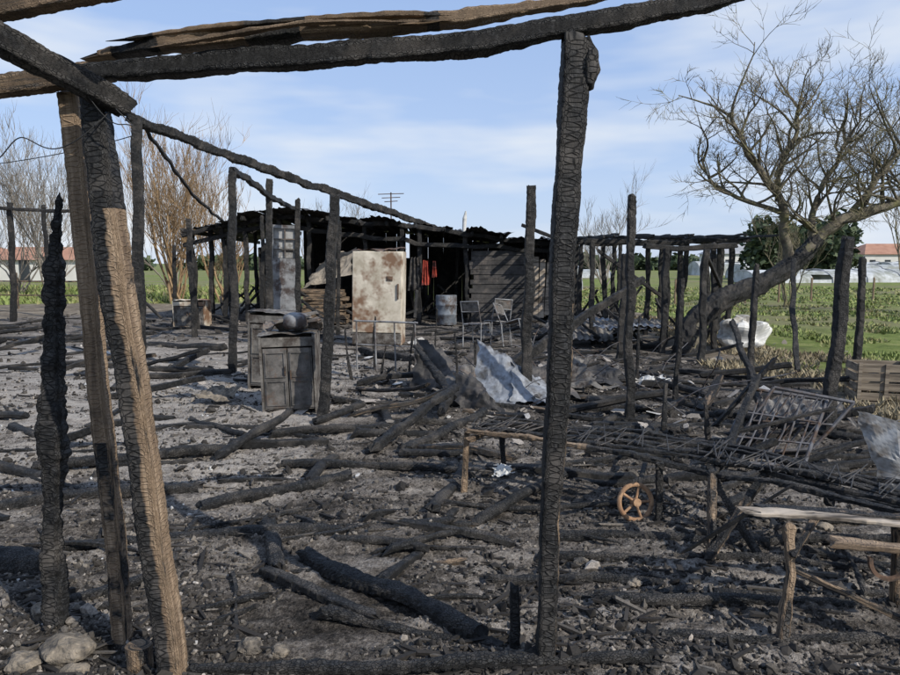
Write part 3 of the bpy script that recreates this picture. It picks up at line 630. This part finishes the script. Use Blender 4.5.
bn2=empty('wooden_trestle'); b=B()
beam(b,[(1.40,3.0,.50),(1.8,2.93,.505),(2.25,2.84,.50)],.075,.022,n=16,seg=.02,amp=.012,burn=.2,wob=.03,ragged=.06); b.obj('pale_top_plank',M_PALEWOOD,parent=bn2)
b=B()
beam(b,[(1.5,3.15,.47),(2.5,2.98,.46)],.07,.035,n=16,seg=.02,amp=.01,burn=.6)
beam(b,[(1.65,2.78,.46),(2.3,2.66,.44)],.08,.03,n=16,seg=.02,amp=.01,burn=.4)
beam(b,[(1.44,2.77,-.03,.9),(1.50,2.84,.3),(1.51,2.9,.49,1.1)],.045,.045,n=16,seg=.015,amp=.01,burn=.42,crack=.003)
beam(b,[(2.15,3.1,-.03),(2.0,2.9,.47)],.04,.04,n=16,seg=.02,burn=.5)
beam(b,[(1.95,2.72,-.03),(1.98,2.74,.45)],.04,.04,n=16,seg=.02,burn=.5)
beam(b,[(1.5,2.83,.38),(1.75,3.1,.46)],.03,.03,n=8,seg=.03,burn=.5)
beam(b,[(1.52,2.86,.30),(1.96,2.75,.12)],.03,.025,n=8,seg=.03,burn=.5)
beam(b,[(1.3,3.6,.05),(1.75,3.35,.52)],.02,.02,n=8,seg=.05)
b.obj('legs_and_rails',TIMBER,parent=bn2)
b=B(); n=40
vs=[];fs=[]
for i in range(n):
    a=math.pi*i/(n-1)*1.1-.2
    for (dr_,dz) in((-.008,-.008),(.008,-.008),(.008,.008),(-.008,.008)):
        rr_=.085+dr_; vs.append((1.84+rr_*math.cos(a),2.70+dz,.42-rr_*math.sin(a)))
for i in range(n-1):
    for k_ in range(4): fs.append((i*4+k_,i*4+(k_+1)%4,(i+1)*4+(k_+1)%4,(i+1)*4+k_))
b.add(vs,fs); b.obj('rusty_bracket',M_RUST,parent=bn2)
# wheel
w_=empty('rusty_cart_wheel'); c=Vector((1.17,4.12,.15)); b=B()
bpy.ops.mesh.primitive_torus_add(major_radius=.11,minor_radius=.015,major_segments=36,minor_segments=10,location=c,rotation=(math.radians(78),0,math.radians(12)))
t=bpy.context.object; t.name='rim'; t.data.materials.append(M_WHEEL); t.parent=w_
Mr=Matrix.Rotation(math.radians(12),3,'Z')@Matrix.Rotation(math.radians(78),3,'X')
for i in range(5):
    a=i*math.pi*2/5; cyl(b,c,c+Mr@Vector((math.cos(a)*.105,math.sin(a)*.105,0)),.009,8)
cyl(b,c+Mr@Vector((0,0,-.03)),c+Mr@Vector((0,0,.03)),.026,14); b.obj('spokes_and_hub',M_WHEEL,parent=w_)
b=B(); beam(b,[(1.19,4.18,.15),(1.45,4.85,.22),(1.7,5.4,.3)],.03,.03); b.obj('axle_bar',TIMBER,parent=w_)
# bed frame
def bedframe(name,c0,c1,c2,c3,nr,nc):
    f=empty(name); b=B(); c0,c1,c2,c3=[Vector(v) for v in(c0,c1,c2,c3)]
    for a_,d_ in((c0,c1),(c1,c2),(c2,c3),(c3,c0)): cyl(b,a_,d_,.015,8)
    for i in range(1,nr):
        t=i/nr; p0=c0.lerp(c1,t+R.uniform(-.02,.02)); p1=c3.lerp(c2,t+R.uniform(-.04,.04)); mm=(p0+p1)/2+Vector((R.uniform(-.03,.03),0,R.uniform(-.03,.01))); cyl(b,p0,mm,.007,6); cyl(b,mm,p1,.007,6)
    for i in range(1,nc):
        t=i/nc; cyl(b,c0.lerp(c3,t),c1.lerp(c2,t+R.uniform(-.04,.04)),.009,6)
    b.obj('grid',M_GRID,parent=f); return f
bf_=bedframe('metal_bed_frame',(2.1,5.15,.1),(2.72,5.05,.10),(3.18,5.6,.50),(2.62,5.8,.56),7,3)
bedframe('metal_bed_frame',(2.35,5.55,.05),(3.0,5.45,.12),(3.35,5.5,.50),(2.75,5.65,.60),9,2)
c0=Vector((2.1,5.15,.1)); c3=Vector((2.62,5.8,.56)); c1=Vector((2.72,5.05,.10)); c2=Vector((3.18,5.6,.5))
b=B(); beam(b,[c0+Vector((-.15,-.3,-.1)),c3+Vector((.1,.1,.1))],.06,.05,n=16,seg=.02,amp=.01,crack=.005); beam(b,[c3+Vector((-.25,.1,-.35)),c3+Vector((.25,.1,.25))],.05,.04,n=16,seg=.02,crack=.005)
beam(b,[c0.lerp(c3,.3)+Vector((0,.02,.03)),c1.lerp(c2,.8)+Vector((.1,.02,.03))],.04,.03,n=16,seg=.02,crack=.004)
b.obj('charred_side_rails',TIMBER,parent=bf_)
# crate
cr=empty('wooden_crate'); b=B(); X0,X1,Y0,Y1=4.86,5.5,7.85,8.25
for i in range(4):
    z=.07+i*.115
    for Y in(Y0,Y1): box(b,((X0+X1)/2,Y,z+R.uniform(-.005,.005)),(X1-X0,.014,.09),(0,R.uniform(-.01,.01),0))
    for X in(X0+.01,X1-.01): box(b,(X,(Y0+Y1)/2,z),(.014,Y1-Y0-.02,.09))
b.obj('slats',M_CRATE,parent=cr)
b=B()
for X in(X0+.035,X1-.035):
    for Y in(Y0-.018,Y1-.03): box(b,(X,Y,.24),(.04,.02,.47))
box(b,((X0+X1)/2,Y0-.018,.24),(.04,.02,.45)); b.obj('corner_posts',M_CRATE,parent=cr)
b=B()
for i in range(5): box(b,((X0+X1)/2,Y0+.06+i*.07,.03),(X1-X0-.04,.055,.012))
b.obj('base_boards',M_CRATE,parent=cr)
tilt(cr,(5.18,8.0,0),0,0,-14)
# stones & stump
for (x,y,r) in [(-.86,2.74,.045),(-.73,2.73,.035),(-.64,2.68,.03),(-1.63,2.72,.09),(-1.78,2.65,.06),(-1.55,2.62,.05),(.72,3.55,.035),(-1.9,3.0,.05),(.95,3.3,.03),(2.3,4.0,.05),(-.1,3.2,.025),(.6,2.9,.02)]:
    b=B(); vs=[];fs=[];n=20
    so=Vector((x*9,y*9,0))
    for j in range(12):
        for i in range(n):
            th=math.pi*(j+.3)/11.6;a=6.2832*i/n; d=Vector((math.sin(th)*math.cos(a),math.sin(th)*math.sin(a),math.cos(th)))
            q_=1+.3*noise.noise(so+d*1.4)+.35*noise.voronoi(so+d*1.6)[0][0]-.2+.08*noise.noise(so+d*6); vs.append(Vector((x,y,hgt(x,y)+r*.3))+Vector((d.x*1.2,d.y,d.z*.7))*r*q_)
    for j in range(11):
        for i in range(n): fs.append((j*n+i,(j+1)*n+i,(j+1)*n+(i+1)%n,j*n+(i+1)%n))
    fs.append(tuple(range(n))); b.add(vs,fs); b.obj('stone',M_STONE)
b=B(); beam(b,[(-1.28,2.62,-.02),(-1.28,2.62,.09)],.10,.09,n=24,seg=.01,amp=.006,burn=.45,e=2.2,ragged=.002); b.obj('sawn_stump',TIMBER)
# ------------------------------------------------------------------ trees
def tube(b,pts,rs,n=6):
    vs=[];fs=[];uv=[]
    m=len(pts)
    for i in range(m):
        T=(pts[min(m-1,i+1)]-pts[max(0,i-1)]).normalized(); up=Vector((0,0,1)) if abs(T.z)<.9 else Vector((0,1,0))
        a=T.cross(up).normalized(); c=a.cross(T)
        for k_ in range(n):
            t=6.2832*k_/n; vs.append(pts[i]+(a*math.cos(t)+c*math.sin(t))*rs[i]); uv.append((k_/n,i*.1))
    for i in range(m-1):
        for k_ in range(n): fs.append((i*n+k_,i*n+(k_+1)%n,(i+1)*n+(k_+1)%n,(i+1)*n+k_))
    b.add(vs,fs,uv,1.0)
def grow(b,bt,p,d,L,r,dep,up=.25,spread=.8,kids=5,rmin=.0035):
    k_=6 if dep>1 else 4; pts=[p.copy()];rs=[r]; q_=p.copy(); dd=d.normalized()
    for i in range(k_):
        dd=(dd+Vector((R.gauss(0,.19),R.gauss(0,.19),R.gauss(0,.16)+up*.25))).normalized()
        q_=q_+dd*L/k_; pts.append(q_.copy()); rs.append(r*(1-.72*(i+1)/k_))
    tube(b if dep>1 else bt,pts,rs,7 if dep>2 else (5 if dep>1 else 3))
    if dep<=0: return
    for i in range(kids if dep>1 else kids+1):
        t=R.uniform(.2,1)*k_; j=min(k_-1,int(t)); P=pts[j].lerp(pts[j+1],t-j)
        ax=Vector((R.gauss(0,1),R.gauss(0,1),R.gauss(0,1))).normalized()
        nd=(dd+ax*spread).normalized(); nd.z+=up*.5
        grow(b,bt,P,nd,L*R.uniform(.42,.68),max(rmin,rs[j]*.6),dep-1,up,spread,kids,rmin)
def limb(b,P,r0,r1,n=10):
    out=resample([(p[0],p[1],p[2]) for p in P],.15); m=len(out)
    pts=[p+Vector((noise.noise(p*2),noise.noise(p*2+Vector((5,0,0))),noise.noise(p*2+Vector((0,7,0)))))*.09 for p,_ in out]
    tube(b,pts,[(r0+(r1-r0)*i/(m-1))*(1+.2*noise.noise(pts[i]*4)) for i in range(m)],n); return pts
def smoothpath(P,k=6):
    V_=[Vector(p) for p in P]; out=[]
    for i in range(len(V_)-1):
        p0=V_[max(0,i-1)];p1=V_[i];p2=V_[i+1];p3=V_[min(len(V_)-1,i+2)]
        for j in range(k):
            t=j/k; out.append(.5*((2*p1)+(p2-p0)*t+(2*p0-5*p1+4*p2-p3)*t*t+(3*p1-p0-3*p2+p3)*t**3))
    out.append(V_[-1]); return out
tr=empty('bare_leaning_tree'); b=B(); bt=B()
TP=[(4.3,12.3,-.2),(4.4,12.3,.45),(4.95,12.4,.95),(5.75,12.6,1.25),(6.55,12.9,1.65),(7.0,13.0,2.1),(7.5,13.0,2.5),(8.3,13,2.75),(9.2,13,3.0)]
limb(b,smoothpath(TP),.17,.08,12)
m1=limb(b,smoothpath([(6.5,13.0,1.6),(6.35,12.9,2.2),(6.15,12.8,2.85),(5.75,12.8,3.3),(5.4,12.8,3.9),(5.1,12.8,4.4)]),.10,.035)
m2=limb(b,smoothpath([(6.15,12.85,2.8),(6.25,13,3.4),(6.5,13.1,4.0),(6.6,13.2,4.6)]),.07,.03)
m3=limb(b,smoothpath([(6.9,13,2.05),(6.95,13.1,2.8),(7.4,13.3,3.5),(7.7,13.4,4.1)]),.07,.03)
m4=limb(b,smoothpath([(7.6,13,2.55),(8.0,12.9,3.2),(8.5,12.9,3.8)]),.065,.03)
m5=limb(b,smoothpath([(6.2,12.9,2.6),(5.6,13,2.8),(5.1,13.1,3.1),(4.8,13.1,3.6)]),.05,.02)
for m_,cnt_,L_ in((m1,16,1.2),(m2,12,1.1),(m3,13,1.25),(m4,13,1.25),(m5,9,.9)):
    for i in range(cnt_):
        j=int(len(m_)*(.25+.75*(i/cnt_))); j=min(j,len(m_)-2); T=(m_[j+1]-m_[j]).normalized()
        sd_=(-1 if i%2 else 1)
        d_=(T*.6+Vector((sd_*R.uniform(.3,1.1),R.uniform(-.8,.8),R.uniform(0,.7)))).normalized()
        grow(b,bt,m_[j],d_,L_*R.uniform(.7,1.2),.028,3,.18,.85,4,.0045)
for xz in((7.0,2.2),(7.3,2.4),(7.8,2.6),(8.2,2.75),(9,3.0),(8.7,2.9),(8.5,2.8)):
    for i in range(3): grow(b,bt,Vector((xz[0],13,xz[1])),Vector((R.uniform(-.9,.6),R.uniform(-.6,.6),R.uniform(.0,1))),1.2,.03,3,.10,.9,4,.0045)
b.obj('trunk_and_limbs',M_BARK,smooth=True,parent=tr); bt.obj('twigs',M_TWIG,parent=tr)
b=B(); P=smoothpath(TP[:6]); 
beam(b,[tuple(p)+(1.1-.42*i/len(P),) for i,p in enumerate(P)],.42,.42,n=24,seg=.04,amp=.03,crack=.012,cf=20,e=2.1)
b.obj('charred_lower_trunk',TIMBER,parent=tr)
def baretree(name,x,y,h,mt,stems=9,fan=.35,dep=3,kids=4,r=.05,base=0):
    t=empty(name); b=B();bt=B()
    for i in range(stems):
        d=Vector((R.gauss(0,fan),R.gauss(0,fan),1)); grow(b,bt,Vector((x+R.gauss(0,.15),y+R.gauss(0,.15),base)),d,h*R.uniform(.6,.95),r,dep,.45,.45,kids,.009)
    b.obj('stems',mt,parent=t,smooth=True); bt.obj('twigs',mt,parent=t)
baretree('osier_bush',-11.4,28,5.4,M_OSIER,16,.26,kids=5); baretree('osier_bush',-9.6,29,4.4,M_OSIER,10,.26)
baretree('bare_tree',-19.5,33,6.0,M_GREYTW,9,.33,kids=5); baretree('bare_tree',-23,36,5.6,M_GREYTW,8,.33,kids=5); baretree('bare_tree',-16.2,40,5,M_GREYTW,7,.3)
baretree('bare_tree',10.0,44,4.6,M_GREYTW,7,.4,kids=5); baretree('bare_tree',-9,44,4.4,M_GREYTW,7,.35)
baretree('bare_tree',15.5,22,3.9,M_TWIG,7,.6,3,5,.05); baretree('bare_tree',-6.5,40,4.2,M_GREYTW,7,.35); baretree('bare_tree',13,26,2.6,M_TWIG,7,.6,3,4,.04)
def foliage(name,blobs,fs_,n):
    P=[]
    for (x,y,z,rx,ry,rz) in blobs:
        d=NP.normal(0,1,(n,3)); d/=np.linalg.norm(d,axis=1,keepdims=True); rad=NP.random(n)**.35
        nz=np.array([.75+.6*noise.noise(Vector(v)*2.2+Vector((x,y,z))) for v in d])
        P.append(np.array([x,y,z])+d*(rad*nz)[:,None]*np.array([rx,ry,rz]))
    P=np.concatenate(P); m=len(P); tri=np.array([(-1,-.6,0),(1,-.5,.1),(.7,.6,0),(-.8,.7,.1)],dtype=float); tf=np.array([(0,1,2,3)])
    return instances(name,tri,tf,P,NP.normal(0,1,(m,4)),np.full((m,3),fs_)*NP.uniform(.6,1.4,(m,1)),np.zeros(m),M_LEAF,.3)
bl=[]
for i in range(4): bl.append((31+i*3.2+R.uniform(-1,1),68+R.uniform(-3,3),2.6+R.uniform(0,1.0),2.8,2.5,2.9+R.uniform(-.5,1.4)))
foliage('tree_line',bl,.26,2000)
bl=[(R.uniform(-75,-38) if R.random()<.5 else R.uniform(20,110),R.uniform(140,170),1.2,8,4,2.4) for i in range(20)]
bl+=[(-60+i*9,180,1.0,8,4,2.2) for i in range(16)]
foliage('distant_tree_line',bl,.7,420)
# ------------------------------------------------------------------ distant buildings
def house(name,x,y,w,d,h,rh,roofm,wallm=M_WALL):
    t=empty(name); b=B(); box(b,(x,y,h/2),(w,d,h)); b.obj('walls',wallm,parent=t)
    o=.35; b=B(); vs=[(x-w/2-o,y-d/2-o,h+.01),(x+w/2+o,y-d/2-o,h+.01),(x+w/2+o,y+d/2+o,h+.01),(x-w/2-o,y+d/2+o,h+.01),(x-w/2+d*.3,y,h+rh),(x+w/2-d*.3,y,h+rh)]
    b.add(vs,[(0,1,5,4),(1,2,5),(2,3,4,5),(3,0,4),(3,2,1,0)]); b.obj('roof',roofm,parent=t)
    b=B(); k_=int(w/2.4)
    for i in range(k_):
        xx=x-w/2+w*(i+.5)/k_
        if i==k_//2: box(b,(xx,y-d/2-.02,1.0),(.9,.05,2.0))
        else: box(b,(xx,y-d/2-.02,h*.55),(.9,.05,1.0))
    b.obj('windows_and_door',M_GLASS,parent=t)
house('tiled_house',-37,62,9,6,1.9,1.2,M_TILE); house('tiled_house',-47,66,8,6,2.2,1.4,M_TILE)
house('farm_house',47,105,14,8,3.0,1.8,M_GREY); house('farm_house',72,112,12,8,3.0,1.8,M_TILE); house('farm_house',62,120,10,7,2.6,1.5,M_GREY)
def greenhouse(x,y,w,l,r,rz=0):
    t=empty('polytunnel_greenhouse'); b=B(); n=14;vs=[];fs=[];m=int(l/1.5)
    for j in range(m+1):
        for i in range(n+1):
            a=math.pi*i/n; sag=.12*noise.noise(Vector((j*.7,i*.5,x))); vs.append((-l/2+l*j/m,-w/2*math.cos(a),(r+sag)*math.sin(a)**.8 if 0<i<n else 0))
    for j in range(m):
        for i in range(n):
            if noise.noise(Vector((j*.4,i*.3,x*2)))<-.32: continue
            a=j*(n+1)+i; fs.append((a,a+1,a+n+2,a+n+1))
    fs.append(tuple(range(n+1))); b.add(vs,fs); b.obj('film',M_POLY,parent=t)
    b=B()
    for j in range(0,m+1,2):
        pts=[Vector((-l/2+l*j/m,-w/2*1.02*math.cos(math.pi*i/n),(r*1.03)*math.sin(math.pi*i/n)**.8 if 0<i<n else 0)) for i in range(n+1)]
        tube(b,pts,[.04]*(n+1),5)
    b.obj('hoops',M_GREY,parent=t); t.location=(x,y,0); t.rotation_euler=(0,0,rz)
for x,y,l,r in((36,60,14,1.1),(43,74,24,1.5),(62,80,22,1.7),(13,78,10,.9),(50,92,34,1.8),(54,60,12,1.2),(29,58,8,1.0)): greenhouse(x,y,5,l,r,R.uniform(-.1,.1))
greenhouse(6.3,42,3,3,1.5,.1)
b=B()
for i in range(30):
    x=9+i*1.6; y=27+i*.45; beam(b,[(x,y,-.1),(x+R.uniform(-.05,.05),y,1.0)],.07,.07,burn=.3)
for i in range(12):
    x=-14-i*1.5; y=24+i*.2; beam(b,[(x,y,-.1),(x,y,1.3)],.08,.08,burn=.5)
beam(b,[(-13,24,1.0),(-32,26.4,1.0)],.05,.05,burn=.5); beam(b,[(-13,24,.5),(-32,26.4,.5)],.05,.05,burn=.5)
b.obj('fence',TIMBER)
# ------------------------------------------------------------------ grass
def blades(name,n,fn,mat,h0,h1):
    P=[]
    while len(P)<n:
        x,y=fn(); b_,d_=masks(x,y)
        if b_<.4 and (mat is M_STRAW or d_<.6) and noise.noise(Vector((x*.8,y*.8,40)))+.4*noise.noise(Vector((x*.25,y*.25,4)))>-.05: P.append((x,y,hgt(x,y,b_)))
    P=np.array(P); h=NP.uniform(h0,h1,n)*(1+np.maximum(0,P[:,1]-10)*.02); w=h*.10+.004*P[:,1]*.4
    a=NP.uniform(0,6.28,n); ln=NP.normal(0,.5,(n,2))*h[:,None]
    d=np.stack([np.cos(a),np.sin(a),np.zeros(n)],-1)*w[:,None]
    tip=P+np.concatenate([ln,h[:,None]],1)
    V=np.stack([P-d,P+d,tip],1).reshape(-1,3); return npmesh(name,V,np.arange(3*n).reshape(n,3),mat,{},False)
blades('grass',26000,lambda:((lambda y:(R.uniform(4,4+y*.9),y))(7.5*(45/7.5)**R.random())),M_GRASS,.03,.09)
blades('dry_grass',12000,lambda:((lambda y:(R.uniform(3.6,5.8+.1*y),y))(6.5*(20/6.5)**R.random())),M_STRAW,.03,.12)
blades('weeds',9000,lambda:(R.uniform(-40,-9),R.uniform(24,45)),M_GRASS,.08,.22)
# ------------------------------------------------------------------ light, sky, camera
sd=Vector((.66,-.52,.60)).normalized(); el=math.asin(sd.z); az=math.atan2(sd.x,sd.y)
w=bpy.data.worlds.new('World'); scene.world=w; w.use_nodes=True; nt=w.node_tree; nt.nodes.clear()
ow=nt.nodes.new('ShaderNodeOutputWorld'); bg=nt.nodes.new('ShaderNodeBackground'); sk=nt.nodes.new('ShaderNodeTexSky')
sk.sky_type='NISHITA'; sk.sun_disc=False; sk.sun_elevation=el; sk.sun_rotation=az; sk.air_density=1.0; sk.dust_density=.8; sk.ozone_density=2.0
tc=nt.nodes.new('ShaderNodeTexCoord').outputs['Generated']
cl=ramp(nt,noi(nt,mapp(nt,tc,(1.0,1.4,5)),1.9,4,.55),[(.45,0),(.66,1)])
sep=nt.nodes.new('ShaderNodeSeparateXYZ'); nt.links.new(tc,sep.inputs[0])
hz=ramp(nt,sep.outputs[2],[(0,.9),(.16,.5),(.5,.1)])
fac=mth(nt,'ADD',mth(nt,'MULTIPLY',cl,.6),mth(nt,'MULTIPLY',hz,.5),True)
nt.links.new(mix(nt,fac,mix(nt,.6,sk.outputs[0],(2.9,4.7,8.6)),(6.9,7.3,7.8)),bg.inputs[0]); bg.inputs[1].default_value=.12
nt.links.new(bg.outputs[0],ow.inputs[0])
sl=bpy.data.lights.new('sun','SUN'); sl.energy=5.0; sl.angle=math.radians(.5); sl.color=(1,.94,.85)
so_=bpy.data.objects.new('sun',sl); scene.collection.objects.link(so_); so_.rotation_euler=sd.to_track_quat('Z','Y').to_euler()
cam=bpy.data.cameras.new('camera'); co_=bpy.data.objects.new('camera',cam); scene.collection.objects.link(co_); scene.camera=co_
cam.sensor_width=36; cam.lens=27; cam.clip_end=5000; cam.clip_start=.05
co_.location=(0,0,1.65); co_.rotation_euler=(math.radians(90-6.3),0,0)
scene.view_settings.view_transform='Standard'; scene.view_settings.look='None'; scene.view_settings.exposure=0
